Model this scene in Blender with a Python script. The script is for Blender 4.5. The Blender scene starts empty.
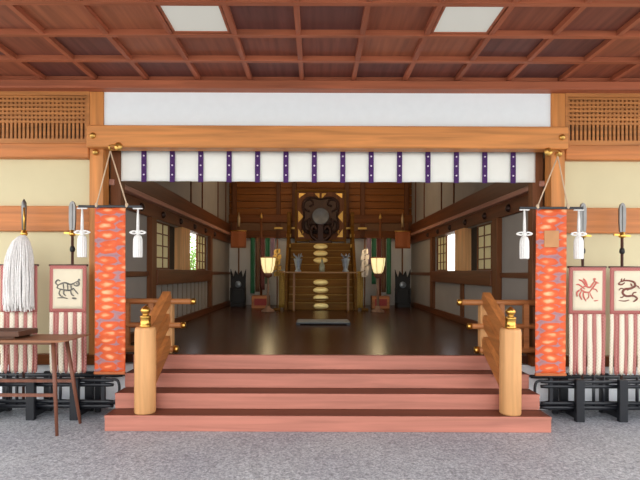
import bpy, math, random
from mathutils import Vector, Matrix
random.seed(7)
PI = math.pi
S = bpy.context.scene
COL = S.collection

# ------------------------------------------------------------------ colour / material helpers
def lin(c):
    r = []
    for v in c[:3]:
        v /= 255.0
        r.append(v/12.92 if v <= 0.04045 else ((v+0.055)/1.055)**2.4)
    return (r[0], r[1], r[2], 1.0)

def new_mat(name):
    m = bpy.data.materials.new(name); m.use_nodes = True
    nt = m.node_tree
    b = nt.nodes['Principled BSDF']
    return m, nt, b

def nd(nt, kind, **kw):
    n = nt.nodes.new(kind)
    for k, v in kw.items():
        setattr(n, k, v)
    return n

def ramp(nt, stops, interp='LINEAR'):
    r = nd(nt, 'ShaderNodeValToRGB')
    cr = r.color_ramp
    cr.interpolation = interp
    while len(cr.elements) < len(stops):
        cr.elements.new(0.5)
    for e, (p, c) in zip(cr.elements, stops):
        e.position = p; e.color = c
    return r

def coords(nt, scale=(1, 1, 1), rot=(0, 0, 0), kind='Object'):
    tc = nd(nt, 'ShaderNodeTexCoord'); mp = nd(nt, 'ShaderNodeMapping')
    mp.inputs['Scale'].default_value = scale
    mp.inputs['Rotation'].default_value = rot
    nt.links.new(tc.outputs[kind], mp.inputs['Vector'])
    return mp.outputs['Vector']

def plain(name, c, rough=0.6, metal=0.0, var=0.06, scale=12, bump=0.0):
    m, nt, b = new_mat(name)
    b.inputs['Roughness'].default_value = rough
    b.inputs['Metallic'].default_value = metal
    n = nd(nt, 'ShaderNodeTexNoise'); n.inputs['Scale'].default_value = scale; n.inputs['Detail'].default_value = 4
    nt.links.new(coords(nt), n.inputs['Vector'])
    a = lin(c)
    lo = tuple(v*(1-var) for v in a[:3])+(1,); hi = tuple(min(1, v*(1+var)) for v in a[:3])+(1,)
    r = ramp(nt, [(0.3, lo), (0.7, hi)])
    nt.links.new(n.outputs['Fac'], r.inputs['Fac'])
    nt.links.new(r.outputs['Color'], b.inputs['Base Color'])
    if bump:
        bp = nd(nt, 'ShaderNodeBump'); bp.inputs['Strength'].default_value = bump; bp.inputs['Distance'].default_value = 0.01
        nt.links.new(n.outputs['Fac'], bp.inputs['Height']); nt.links.new(bp.outputs['Normal'], b.inputs['Normal'])
    return m

def wood(name, c, axis='x', rough=0.5, contrast=0.28, scale=1.0, spec=0.4):
    m, nt, b = new_mat(name)
    st = {'x': (0.9, 16, 16), 'y': (16, 0.9, 16), 'z': (16, 16, 0.9)}[axis]
    v = coords(nt, tuple(s*scale for s in st))
    n = nd(nt, 'ShaderNodeTexNoise'); n.inputs['Scale'].default_value = 1.0
    n.inputs['Detail'].default_value = 6; n.inputs['Distortion'].default_value = 0.6
    nt.links.new(v, n.inputs['Vector'])
    a = lin(c)
    lo = tuple(x*(1-contrast) for x in a[:3])+(1,); hi = tuple(min(1, x*(1+contrast)) for x in a[:3])+(1,)
    r = ramp(nt, [(0.3, lo), (0.5, a), (0.72, hi)])
    nt.links.new(n.outputs['Fac'], r.inputs['Fac'])
    nt.links.new(r.outputs['Color'], b.inputs['Base Color'])
    b.inputs['Roughness'].default_value = rough
    b.inputs['Specular IOR Level'].default_value = spec
    bp = nd(nt, 'ShaderNodeBump'); bp.inputs['Strength'].default_value = 0.12; bp.inputs['Distance'].default_value = 0.004
    nt.links.new(n.outputs['Fac'], bp.inputs['Height']); nt.links.new(bp.outputs['Normal'], b.inputs['Normal'])
    return m

# ------------------------------------------------------------------ mesh helper
class MB:
    def __init__(self):
        self.v = []; self.f = []; self.sm = []
    def add(self, vs, fs, smooth=False):
        o = len(self.v)
        self.v += [Vector(p) for p in vs]
        for f in fs:
            self.f.append([i+o for i in f]); self.sm.append(smooth)
        return self
    def box(self, x0, x1, y0, y1, z0, z1, bev=0.0):
        if x0 > x1: x0, x1 = x1, x0
        if y0 > y1: y0, y1 = y1, y0
        if z0 > z1: z0, z1 = z1, z0
        b = min(bev, (x1-x0)*.3, (y1-y0)*.3, (z1-z0)*.3)
        if b <= 0:
            vs = [(x, y, z) for z in (z0, z1) for y in (y0, y1) for x in (x0, x1)]
            return self.add(vs, [(0, 2, 3, 1), (4, 5, 7, 6), (0, 1, 5, 4), (2, 6, 7, 3), (0, 4, 6, 2), (1, 3, 7, 5)])
        # chamfered box
        vs = []; idx = {}
        X = (x0, x1); Y = (y0, y1); Z = (z0, z1)
        for i in (0, 1):
            for j in (0, 1):
                for k in (0, 1):
                    sx = b if i == 0 else -b; sy = b if j == 0 else -b; sz = b if k == 0 else -b
                    idx[i, j, k, 'x'] = len(vs); vs.append((X[i], Y[j]+sy, Z[k]+sz))
                    idx[i, j, k, 'y'] = len(vs); vs.append((X[i]+sx, Y[j], Z[k]+sz))
                    idx[i, j, k, 'z'] = len(vs); vs.append((X[i]+sx, Y[j]+sy, Z[k]))
        fs = []
        cen = Vector(((x0+x1)/2, (y0+y1)/2, (z0+z1)/2))
        def face(ids):
            p = [Vector(vs[q]) for q in ids]
            n = (p[1]-p[0]).cross(p[2]-p[0])
            mid = sum(p, Vector())/len(p)
            fs.append(ids if n.dot(mid-cen) > 0 else ids[::-1])
        for i in (0, 1):
            face([idx[i, 0, 0, 'x'], idx[i, 1, 0, 'x'], idx[i, 1, 1, 'x'], idx[i, 0, 1, 'x']])
            face([idx[0, i, 0, 'y'], idx[1, i, 0, 'y'], idx[1, i, 1, 'y'], idx[0, i, 1, 'y']])
            face([idx[0, 0, i, 'z'], idx[1, 0, i, 'z'], idx[1, 1, i, 'z'], idx[0, 1, i, 'z']])
            for j in (0, 1):
                face([idx[i, j, 0, 'x'], idx[i, j, 1, 'x'], idx[i, j, 1, 'y'], idx[i, j, 0, 'y']])
                face([idx[i, 0, j, 'x'], idx[i, 1, j, 'x'], idx[i, 1, j, 'z'], idx[i, 0, j, 'z']])
                face([idx[0, i, j, 'y'], idx[1, i, j, 'y'], idx[1, i, j, 'z'], idx[0, i, j, 'z']])
                for k in (0, 1):
                    face([idx[i, j, k, 'x'], idx[i, j, k, 'y'], idx[i, j, k, 'z']])
        return self.add(vs, fs)
    def frame(self, a, b):
        a = Vector(a); b = Vector(b); d = (b-a).normalized()
        up = Vector((0, 0, 1)) if abs(d.z) < 0.95 else Vector((0, 1, 0))
        s = d.cross(up).normalized(); u = s.cross(d).normalized()
        return a, b, s, u
    def bar(self, a, b, w, h):
        a, b, s, u = self.frame(a, b)
        vs = []
        for p in (a, b):
            vs += [p-s*w/2-u*h/2, p+s*w/2-u*h/2, p+s*w/2+u*h/2, p-s*w/2+u*h/2]
        return self.add(vs, [(0, 3, 2, 1)[::-1], (4, 5, 6, 7)[::-1], (0, 1, 5, 4)[::-1], (1, 2, 6, 5)[::-1], (2, 3, 7, 6)[::-1], (3, 0, 4, 7)[::-1]])
    def tube(self, pts, r, n=10, cap=True):
        pts = [Vector(p) for p in pts]
        rs = r if isinstance(r, (list, tuple)) else [r]*len(pts)
        vs = []; fs = []
        prev = None
        for i, p in enumerate(pts):
            d = (pts[min(i+1, len(pts)-1)]-pts[max(i-1, 0)]).normalized()
            if prev is None:
                up = Vector((0, 0, 1)) if abs(d.z) < 0.9 else Vector((0, 1, 0))
                s = d.cross(up).normalized()
            else:
                s = (prev-d*prev.dot(d)).normalized()
            prev = s
            u = d.cross(s)
            for k in range(n):
                t = 2*PI*k/n
                vs.append(p+(s*math.cos(t)+u*math.sin(t))*rs[i])
        for i in range(len(pts)-1):
            for k in range(n):
                q = (k+1) % n
                fs.append((i*n+k, i*n+q, (i+1)*n+q, (i+1)*n+k))
        if cap:
            fs.append(tuple(range(n))[::-1]); fs.append(tuple((len(pts)-1)*n+k for k in range(n)))
        return self.add(vs, fs, True)
    def lathe(self, prof, c=(0, 0, 0), n=20, axis='z'):
        c = Vector(c); vs = []; fs = []
        for r, h in prof:
            for k in range(n):
                t = 2*PI*k/n
                x, y = r*math.cos(t), r*math.sin(t)
                vs.append(c+(Vector((x, y, h)) if axis == 'z' else Vector((x, -h, y))))
        for i in range(len(prof)-1):
            for k in range(n):
                q = (k+1) % n
                fs.append((i*n+k, i*n+q, (i+1)*n+q, (i+1)*n+k))
        fs.append(tuple(range(n))[::-1]); fs.append(tuple((len(prof)-1)*n+k for k in range(n)))
        return self.add(vs, fs, True)
    def prism(self, poly, y0, y1):           # polygon in x,z (counter-clockwise seen from the front), extruded in y
        n = len(poly)
        vs = [(x, y0, z) for x, z in poly]+[(x, y1, z) for x, z in poly]
        fs = [tuple(range(n)), tuple(range(n, 2*n))[::-1]]
        for k in range(n):
            q = (k+1) % n
            fs.append((k, n+k, n+q, q))
        return self.add(vs, fs)
    def grid(self, fn, nu, nv):               # sheet from fn(u,v)
        vs = [fn(i/nu, j/nv) for j in range(nv+1) for i in range(nu+1)]
        fs = [(j*(nu+1)+i, j*(nu+1)+i+1, (j+1)*(nu+1)+i+1, (j+1)*(nu+1)+i) for j in range(nv) for i in range(nu)]
        return self.add(vs, fs, True)

def wloc(o):
    p = Vector((0, 0, 0))
    while o is not None:
        p += o.location; o = o.parent
    return p

def link(name, mb, mat, parent=None, thick=0.0, label=None, kind=None):
    me = bpy.data.meshes.new(name)
    vs = mb.v
    if parent is None:
        x = [p.x for p in vs]; y = [p.y for p in vs]; z = [p.z for p in vs]
        org = Vector(((min(x)+max(x))/2, (min(y)+max(y))/2, min(z)))
    else:
        org = wloc(parent)
    me.from_pydata([tuple(p-org) for p in vs], [], mb.f)
    me.polygons.foreach_set('use_smooth', mb.sm)
    me.materials.append(mat)
    me.update()
    o = bpy.data.objects.new(name, me); COL.objects.link(o)
    if parent is None:
        o.location = org
    else:
        o.parent = parent
    if thick:
        md = o.modifiers.new('Solid', 'SOLIDIFY'); md.thickness = thick; md.offset = 0
    if label: o['label'] = label
    if kind: o['kind'] = kind
    return o

def thing(name, loc, label, cat, group=None):
    o = bpy.data.objects.new(name, None); COL.objects.link(o)
    o.empty_display_size = 0.1
    o.location = loc; o['label'] = label; o['category'] = cat
    if group: o['group'] = group
    return o

def tag(o, label, cat, group=None):
    o['label'] = label; o['category'] = cat
    if group: o['group'] = group
    return o

def struct(name, mb, mat, parent=None):
    o = link(name, mb, mat, parent)
    if parent is None: o['kind'] = 'structure'
    return o

def copy_thing(root, loc, label, group=None):
    r = root.copy(); COL.objects.link(r); r.location = loc; r['label'] = label
    if group: r['group'] = group
    for ch in list(root.children):
        c = ch.copy(); COL.objects.link(c); c.parent = r
        for g in list(ch.children):
            d = g.copy(); COL.objects.link(d); d.parent = c
    return r

def smooth_line(pts, n=6):
    P = [Vector(p) for p in pts]; out = []
    for i in range(len(P)-1):
        p0 = P[max(i-1, 0)]; p1 = P[i]; p2 = P[i+1]; p3 = P[min(i+2, len(P)-1)]
        for k in range(n):
            t = k/n
            out.append(0.5*((2*p1)+(p2-p0)*t+(2*p0-5*p1+4*p2-p3)*t*t+(3*p1-p0-3*p2+p3)*t**3))
    out.append(P[-1])
    return out

# ------------------------------------------------------------------ materials
W_post = wood('cedar_post', (196, 128, 66), 'z')
W_beam = wood('cedar_beam', (198, 130, 70), 'x')
W_nag = wood('cedar_rail', (188, 116, 60), 'x')
W_lat = wood('cedar_lattice', (174, 114, 60), 'x')
W_log = wood('log_wood', (206, 152, 98), 'z', contrast=0.18, rough=0.55)
W_rail = wood('railing_wood', (176, 110, 58), 'y')
W_railx = wood('railing_crosswood', (176, 112, 62), 'x')
W_riser = wood('riser_wood', (176, 112, 94), 'x', contrast=0.2, rough=0.6)
W_tread = wood('tread_wood', (98, 50, 30), 'x', contrast=0.2, rough=0.45)
W_cbeam = wood('ceiling_beam_wood', (160, 90, 60), 'x', rough=0.55)
W_cbeamy = wood('ceiling_crossbeam_wood', (158, 88, 60), 'y', rough=0.55)
W_dark = wood('dark_beam_wood', (102, 56, 30), 'y', rough=0.45)
W_darkx = wood('dark_beam_crosswood', (118, 68, 32), 'x', rough=0.45, spec=.2)
W_darkz = wood('dark_post_wood', (112, 68, 40), 'z', rough=0.5, spec=.2)
W_panel = wood('back_panel_wood', (142, 86, 40), 'x', rough=0.5, spec=.15)
W_table = wood('table_wood', (128, 84, 56), 'x', rough=0.5)
W_tableg = wood('table_leg_wood', (112, 68, 50), 'z', rough=0.5)
W_tray = wood('tray_wood', (84, 52, 34), 'x', rough=0.5)
W_altar = wood('altar_wood', (112, 74, 22), 'x', rough=0.5, spec=0.12)
M_white = plain('white_plaster', (234, 242, 246), 0.8, var=0.015)
M_beige = plain('beige_plaster', (208, 196, 158), 0.85, var=0.03, scale=3)
M_plinth = plain('white_plinth', (240, 242, 244), 0.7, var=0.03)
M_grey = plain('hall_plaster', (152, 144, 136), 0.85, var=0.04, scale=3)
M_light = plain('back_plaster', (222, 220, 216), 0.85, var=0.03, scale=3)
M_dark = plain('hall_ceiling_wood', (120, 84, 56), 0.8)
M_black = plain('black_lacquer', (12, 14, 21), 0.4, var=0.2)
M_blackm = plain('black_matte', (20, 18, 18), 0.6, var=0.2)
M_brass = plain('brass', (214, 168, 84), 0.28, 1.0, 0.05)
M_gold = plain('gilded_metal', (214, 172, 96), 0.42, 1.0, 0.08, 30)
M_bronze = plain('dark_bronze', (60, 40, 34), 0.4, 0.6, 0.2)
M_steel = plain('steel_blade', (120, 118, 116), 0.35, 0.8, 0.1)
M_silver = plain('silver_grey', (150, 160, 172), 0.4, 0.5, 0.1)
M_cloth = plain('white_cloth', (232, 234, 228), 0.9, var=0.02, scale=6, bump=0.05)
M_tassel = plain('white_silk', (232, 230, 226), 0.7, var=0.05, scale=60, bump=0.2)
M_cord = plain('pale_cord', (206, 180, 150), 0.8)
M_purple = plain('purple_braid', (66, 26, 92), 0.8, var=0.2, scale=40)
M_knot = plain('white_knot', (228, 222, 232), 0.8)
M_hair = plain('white_hair', (224, 220, 216), 0.8, var=0.1, scale=50)
M_paper = plain('cream_paper', (216, 204, 178), 0.9, var=0.03)
M_red = plain('red_silk', (150, 50, 46), 0.7, var=0.1)
M_green = plain('green_silk', (30, 92, 62), 0.7, var=0.1)
M_ochre = plain('ochre_brocade', (150, 116, 40), 0.6, var=0.25, scale=40)
M_violet = plain('violet_silk', (130, 106, 124), 0.7, var=0.1)
M_umberc = plain('brown_silk', (92, 60, 38), .7)
M_maroon = plain('maroon_silk', (96, 42, 38), .7)
M_lobe = plain('lobe_wood', (74, 46, 26), .55, var=.2)
M_plate = plain('pale_gilt_plate', (238, 212, 140), .4, .5)
M_ink = plain('grey_ink', (104, 100, 94), 0.9)
M_redink = plain('red_ink', (196, 104, 92), 0.9)
M_umber = plain('umber_ink', (120, 70, 60), 0.9)
M_shaftm = wood('dark_shaft_wood', (84, 56, 48), 'z', rough=0.4)
M_mat = plain('grey_mat', (156, 158, 152), 0.7)
M_batten = plain('batten_wood', (124, 104, 86), .7)
M_leaf = plain('leaf_green', (120, 160, 70), 0.6, var=0.3, scale=3)

def floor_granite():
    m, nt, b = new_mat('speckled_granite')
    v = coords(nt)
    n1 = nd(nt, 'ShaderNodeTexNoise'); n1.inputs['Scale'].default_value = 55; n1.inputs['Detail'].default_value = 6; n1.inputs['Roughness'].default_value = 0.75
    n2 = nd(nt, 'ShaderNodeTexVoronoi'); n2.inputs['Scale'].default_value = 42
    n3 = nd(nt, 'ShaderNodeTexNoise'); n3.inputs['Scale'].default_value = 1.3
    for n in (n1, n2, n3): nt.links.new(v, n.inputs['Vector'])
    r1 = ramp(nt, [(0.3, lin((102, 102, 104))), (0.5, lin((160, 163, 166))), (0.7, lin((222, 223, 225)))])
    nt.links.new(n1.outputs['Fac'], r1.inputs['Fac'])
    r2 = ramp(nt, [(0.0, (0.35, 0.34, 0.36, 1)), (0.5, (1, 1, 1, 1))])
    nt.links.new(n2.outputs['Color'], r2.inputs['Fac'])
    mx = nd(nt, 'ShaderNodeMix', data_type='RGBA', blend_type='MULTIPLY'); mx.inputs[0].default_value = 0.6
    nt.links.new(r1.outputs['Color'], mx.inputs[6]); nt.links.new(r2.outputs['Color'], mx.inputs[7])
    r3 = ramp(nt, [(0.35, (0.88, 0.87, 0.9, 1)), (0.65, (1, 1, 1, 1))])
    nt.links.new(n3.outputs['Fac'], r3.inputs['Fac'])
    m2 = nd(nt, 'ShaderNodeMix', data_type='RGBA', blend_type='MULTIPLY'); m2.inputs[0].default_value = 1
    nt.links.new(mx.outputs[2], m2.inputs[6]); nt.links.new(r3.outputs['Color'], m2.inputs[7])
    nt.links.new(m2.outputs[2], b.inputs['Base Color'])
    b.inputs['Roughness'].default_value = 0.5
    return m
M_granite = floor_granite()

def floor_hall():
    m, nt, b = new_mat('polished_hall_boards')
    v = coords(nt, (7, 0.5, 1))
    n = nd(nt, 'ShaderNodeTexNoise'); n.inputs['Scale'].default_value = 1; n.inputs['Detail'].default_value = 6
    nt.links.new(v, n.inputs['Vector'])
    r = ramp(nt, [(0.3, lin((58, 31, 18))), (0.7, lin((90, 51, 30)))])
    nt.links.new(n.outputs['Fac'], r.inputs['Fac'])
    nt.links.new(r.outputs['Color'], b.inputs['Base Color'])
    b.inputs['Roughness'].default_value = 0.26
    return m
M_hall = floor_hall()

XS, YS, Y0C = 0.55, 0.5, 5.14     # coffer pitch, first row
def ceiling_boards():
    m, nt, b = new_mat('coffer_boards')
    tc = nd(nt, 'ShaderNodeNewGeometry')
    sp = nd(nt, 'ShaderNodeSeparateXYZ'); nt.links.new(tc.outputs['Position'], sp.inputs[0])
    def cell(out, off, pitch):
        a = nd(nt, 'ShaderNodeMath', operation='ADD'); a.inputs[1].default_value = off
        d = nd(nt, 'ShaderNodeMath', operation='DIVIDE'); d.inputs[1].default_value = pitch
        f = nd(nt, 'ShaderNodeMath', operation='FLOOR')
        nt.links.new(out, a.inputs[0]); nt.links.new(a.outputs[0], d.inputs[0]); nt.links.new(d.outputs[0], f.inputs[0])
        return f.outputs[0]
    cx = cell(sp.outputs['X'], XS/2, XS); cy = cell(sp.outputs['Y'], -Y0C, YS)
    cb = nd(nt, 'ShaderNodeCombineXYZ'); nt.links.new(cx, cb.inputs[0]); nt.links.new(cy, cb.inputs[1])
    wn = nd(nt, 'ShaderNodeTexWhiteNoise'); nt.links.new(cb.outputs[0], wn.inputs['Vector'])
    r = ramp(nt, [(0.0, lin((106, 64, 58))), (0.4, lin((132, 72, 54))), (1.0, lin((166, 98, 66)))])
    nt.links.new(wn.outputs['Value'], r.inputs['Fac'])
    mp = nd(nt, 'ShaderNodeMapping'); mp.inputs['Scale'].default_value = (18, 1.0, 1)
    nt.links.new(tc.outputs['Position'], mp.inputs['Vector'])
    av = nd(nt, 'ShaderNodeVectorMath', operation='ADD'); nt.links.new(mp.outputs[0], av.inputs[0]); nt.links.new(wn.outputs['Color'], av.inputs[1])
    n = nd(nt, 'ShaderNodeTexNoise'); n.inputs['Scale'].default_value = 1.2; n.inputs['Detail'].default_value = 5
    nt.links.new(av.outputs[0], n.inputs['Vector'])
    r2 = ramp(nt, [(0.3, (0.68, 0.66, 0.66, 1)), (0.7, (1.1, 1.08, 1.06, 1))])
    nt.links.new(n.outputs['Fac'], r2.inputs['Fac'])
    mx = nd(nt, 'ShaderNodeMix', data_type='RGBA', blend_type='MULTIPLY'); mx.inputs[0].default_value = 1
    nt.links.new(r.outputs['Color'], mx.inputs[6]); nt.links.new(r2.outputs['Color'], mx.inputs[7])
    nt.links.new(mx.outputs[2], b.inputs['Base Color'])
    b.inputs['Roughness'].default_value = 0.6
    return m
M_coffer = ceiling_boards()

def orange_brocade():
    m, nt, b = new_mat('orange_brocade')
    v = coords(nt, (5.2, 5.2, 12.0))
    n = nd(nt, 'ShaderNodeTexNoise'); n.inputs['Scale'].default_value = 1.6; n.inputs['Detail'].default_value = 2
    nt.links.new(v, n.inputs['Vector'])
    ma = nd(nt, 'ShaderNodeVectorMath', operation='SCALE'); ma.inputs['Scale'].default_value = 0.55
    nt.links.new(n.outputs['Color'], ma.inputs[0])
    ad = nd(nt, 'ShaderNodeVectorMath', operation='ADD'); nt.links.new(v, ad.inputs[0]); nt.links.new(ma.outputs[0], ad.inputs[1])
    vo = nd(nt, 'ShaderNodeTexVoronoi'); vo.inputs['Scale'].default_value = 1.0; vo.inputs['Randomness'].default_value = 0.3
    nt.links.new(ad.outputs[0], vo.inputs['Vector'])
    r = ramp(nt, [(0.0, lin((246, 196, 150))), (0.2, lin((240, 146, 96))), (0.30, lin((218, 94, 40))), (0.52, lin((210, 82, 34))), (0.6, lin((164, 122, 124))), (0.72, lin((150, 110, 120))), (0.78, lin((206, 86, 40)))])
    nt.links.new(vo.outputs['Distance'], r.inputs['Fac'])
    nt.links.new(r.outputs['Color'], b.inputs['Base Color'])
    b.inputs['Roughness'].default_value = 0.65
    return m
M_orange = orange_brocade()

def check_brocade(name, a, c, sx=26.0):
    m, nt, b = new_mat(name)
    v = coords(nt, (sx, 1, sx))
    ck = nd(nt, 'ShaderNodeTexChecker'); ck.inputs['Scale'].default_value = 1.0
    ck.inputs['Color1'].default_value = lin(a); ck.inputs['Color2'].default_value = lin(c)
    ad = nd(nt, 'ShaderNodeVectorMath', operation='ADD'); ad.inputs[1].default_value = (0, 0.5, 0)
    mu = nd(nt, 'ShaderNodeVectorMath', operation='MULTIPLY'); mu.inputs[1].default_value = (1, 0, 1)
    nt.links.new(v, mu.inputs[0]); nt.links.new(mu.outputs[0], ad.inputs[0])
    nt.links.new(ad.outputs[0], ck.inputs['Vector'])
    nt.links.new(ck.outputs['Color'], b.inputs['Base Color'])
    b.inputs['Roughness'].default_value = 0.7
    return m
M_border = check_brocade('red_check_brocade', (160, 82, 78), (186, 118, 108), 70)
M_rstripe = check_brocade('red_stripe_brocade', (154, 90, 84), (180, 120, 110), 60)
M_wstripe = check_brocade('white_stripe_brocade', (226, 216, 194), (212, 196, 174), 60)
M_rust = check_brocade('rust_brocade', (150, 80, 40), (182, 104, 56), 30)

def shoji_paper():
    m, nt, b = new_mat('shoji_paper')
    b.inputs['Base Color'].default_value = lin((226, 218, 184)); b.inputs['Roughness'].default_value = 0.9
    tr = nd(nt, 'ShaderNodeBsdfTranslucent'); tr.inputs['Color'].default_value = lin((226, 216, 176))
    mx = nd(nt, 'ShaderNodeMixShader'); mx.inputs[0].default_value = 0.22
    out = nt.nodes['Material Output']
    nt.links.new(b.outputs[0], mx.inputs[1]); nt.links.new(tr.outputs[0], mx.inputs[2]); nt.links.new(mx.outputs[0], out.inputs[0])
    return m
M_shoji = shoji_paper()

def glow(name, c, strength):
    m, nt, b = new_mat(name)
    b.inputs['Base Color'].default_value = lin(c)
    b.inputs['Emission Color'].default_value = lin(c)
    b.inputs['Emission Strength'].default_value = strength
    b.inputs['Roughness'].default_value = 0.6
    return m
M_shade = glow('lit_lantern_paper', (255, 236, 172), 0.85)
M_diff = glow('light_diffuser', (196, 196, 186), 0.42)
M_mirror = plain('mirror_metal', (112, 114, 118), 0.45, 0.4, 0.08)

# ------------------------------------------------------------------ the setting: porch
FZ = 0.594            # hall floor level
YW = 5.25             # face of the porch wall
struct('floor', MB().box(-9, 9, -9, 5.5, -0.12, 0), M_granite)
CZ = 3.53             # underside of coffer beams
YN = 5.14-7*YS        # outer edge of porch ceiling
ce = struct('ceiling', MB().box(-4.95, 4.95, YN, 5.3, CZ+0.049, CZ+0.11), M_coffer)
mb = MB()
for k in range(0, 8):
    y = Y0C-k*YS
    mb.box(-4.95, 4.95, y-0.024, y+0.024, CZ, CZ+0.05)
link('ceiling_beam', mb, W_cbeam, ce)
mb = MB()
for k in range(-9, 9):
    x = XS/2+k*XS
    mb.box(x-0.022, x+0.022, YN, 5.14, CZ+0.004, CZ+0.05)
link('ceiling_crossbeam', mb, W_cbeamy, ce)
# frieze beam under the ceiling at the wall
struct('trim_1', MB().box(-4.95, 4.95, 5.07, 5.30, 3.44, CZ-0.002, 0.008), W_cbeam)
# white panel over the lintel
struct('wall_front', MB().box(-2.42, 2.42, 5.2, 5.34, 3.05, 4.35), M_white)
# lintel
lintel = struct('trim_2', MB().box(-2.566, 2.566, 5.10, 5.27, 2.82, 3.056, 0.01), W_beam)
# main posts, each with its gilt nail covers
def nail(x, y, z, r=0.034):
    return MB().lathe([(r, 0), (r, 0.006), (r*0.86, 0.016), (r*0.55, 0.027), (r*0.2, 0.033), (0.001, 0.034)], (x, y, z), 16, 'y')
for n, s in ((3, -1), (4, 1)):
    p = struct('trim_%d' % n, MB().box(s*2.418, s*2.568, 5.18, 5.33, 0.50, 3.44, 0.006), W_post)
    link('nail_cover', nail(s*2.493, 5.10, 2.94), M_gold, p)
    link('nail_cover', nail(s*2.493, 5.16, 2.78), M_gold, p)
# side bays: lattice transom, beams, plaster, rail, sill, plinth
for sd, s in (('left', -1), ('right', 1)):
    w = struct('wall_%s_bay' % sd, MB().box(s*2.55, s*4.95, YW, YW+0.1, 0.5, 4.35), M_beige)
    link('wall_beam', MB().box(s*2.568, s*4.95, 5.16, YW+.01, 2.72, 2.876, 0.008), W_nag, w)
    link('wall_rail', MB().box(s*2.568, s*4.95, 5.19, YW+.01, 1.93, 2.205, 0.008), W_nag, w)
    link('wall_sill', MB().box(s*2.2, s*4.95, 5.16, 5.34, 0.49, 0.60, 0.008), W_darkx, w)
    link('plinth', MB().box(s*2.09, s*4.95, 5.25, 5.36, 0.0, 0.49), M_plinth, w)
    # lattice
    lt = MB()
    lt.box(s*2.568, s*4.95, 5.18, 5.25, 3.40, 3.44); lt.box(s*2.568, s*4.95, 5.18, 5.25, 2.876, 2.93)
    lt.box(s*2.568, s*2.60, 5.18, 5.25, 2.93, 3.40)
    link('lattice_frame', lt, W_lat, w)
    g = MB(); x = 2.625
    while x < 4.95:
        g.box(s*x-0.0125*1, s*x+0.0125, 5.215, 5.235, 2.93, 3.40); x += 0.045
    z = 2.93+0.19
    while z < 3.40:
        g.box(s*2.60, s*4.95, 5.205, 5.225, z-0.012, z+0.012); z += 0.045
    link('lattice', g, W_lat, w)
    link('lattice_back', MB().box(s*2.60, s*4.95, 5.242, 5.25, 2.93, 3.12), M_blackm, w)
    link('lattice_board', MB().box(s*2.60, s*4.95, 5.240, 5.25, 3.12, 3.40), W_darkx, w)
# riser panel under hall floor behind the stair
struct('baseboard_front', MB().box(-2.10, 2.10, 5.24, 5.34, 0.0, 0.58), W_darkx)

# ------------------------------------------------------------------ the setting: hall
YB = 13.2
HX = 2.5
struct('floor_hall', MB().box(-2.60, 2.60, 5.25, YB+0.2, FZ-0.09, FZ), M_hall)
struct('ceiling_hall', MB().box(-2.75, 2.75, 5.2, YB+0.3, 4.35, 4.45), M_dark)
bw = struct('wall_back', MB().box(-2.75, 2.75, YB, YB+0.15, 0.4, 4.4), M_light)
link('wall_beam', MB().box(-2.5, 2.5, YB-0.12, YB+.02, 2.42, 2.62, 0.01), W_darkx, bw)
link('wall_beam', MB().box(-2.5, 2.5, YB-0.14, YB+.02, 2.84, 3.06, 0.01), W_darkx, bw)
link('wall_beam', MB().box(-2.5, 2.5, YB-0.10, YB+.02, 2.62, 2.84, 0.01), M_dark, bw)
pl = MB()
for i in range(7):
    z0 = 3.06+i*0.185
    pl.box(-2.5, 2.5, YB-0.05, YB+.02, z0+0.004, z0+0.181, 0.012)
link('plank_panel', pl, W_panel, bw)
for x in (-2.35, -1.15, -0.72, 0.72, 1.15, 2.35):
    link('wall_post', MB().box(x-0.06, x+0.06, YB-0.13, YB+.02, 2.42, 4.35, 0.01), W_darkz, bw)
# gilt fittings on the beam
for s in (-1, 1):
    for x0, x1 in ((0.70, 0.88), (1.02, 1.26)):
        link('gilt_fitting', MB().box(s*x0, s*x1, YB-0.155, YB-0.139, 2.66, 2.72, 0.01), M_gold, bw)

def shoji(name, s, y0, y1, z0, z1, nx, nz, x):
    m_ = MB()
    f = 0.03
    xa, xb = x-0.016, x+0.016
    m_.box(xa, xb, y0, y0+f, z0, z1); m_.box(xa, xb, y1-f, y1, z0, z1)
    m_.box(xa, xb, y0+f, y1-f, z0, z0+f); m_.box(xa, xb, y0+f, y1-f, z1-f, z1)
    for i in range(1, nx):
        y = y0+(y1-y0)*i/nx; m_.box(xa+.006, xb-.006, y-0.009, y+0.009, z0+f, z1-f)
    for i in range(1, nz):
        z = z0+(z1-z0)*i/nz; m_.box(xa+.006, xb-.006, y0+f, y1-f, z-0.009, z+0.009)
    fr = link('window_frame', m_, W_darkz)
    return fr, m_

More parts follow.
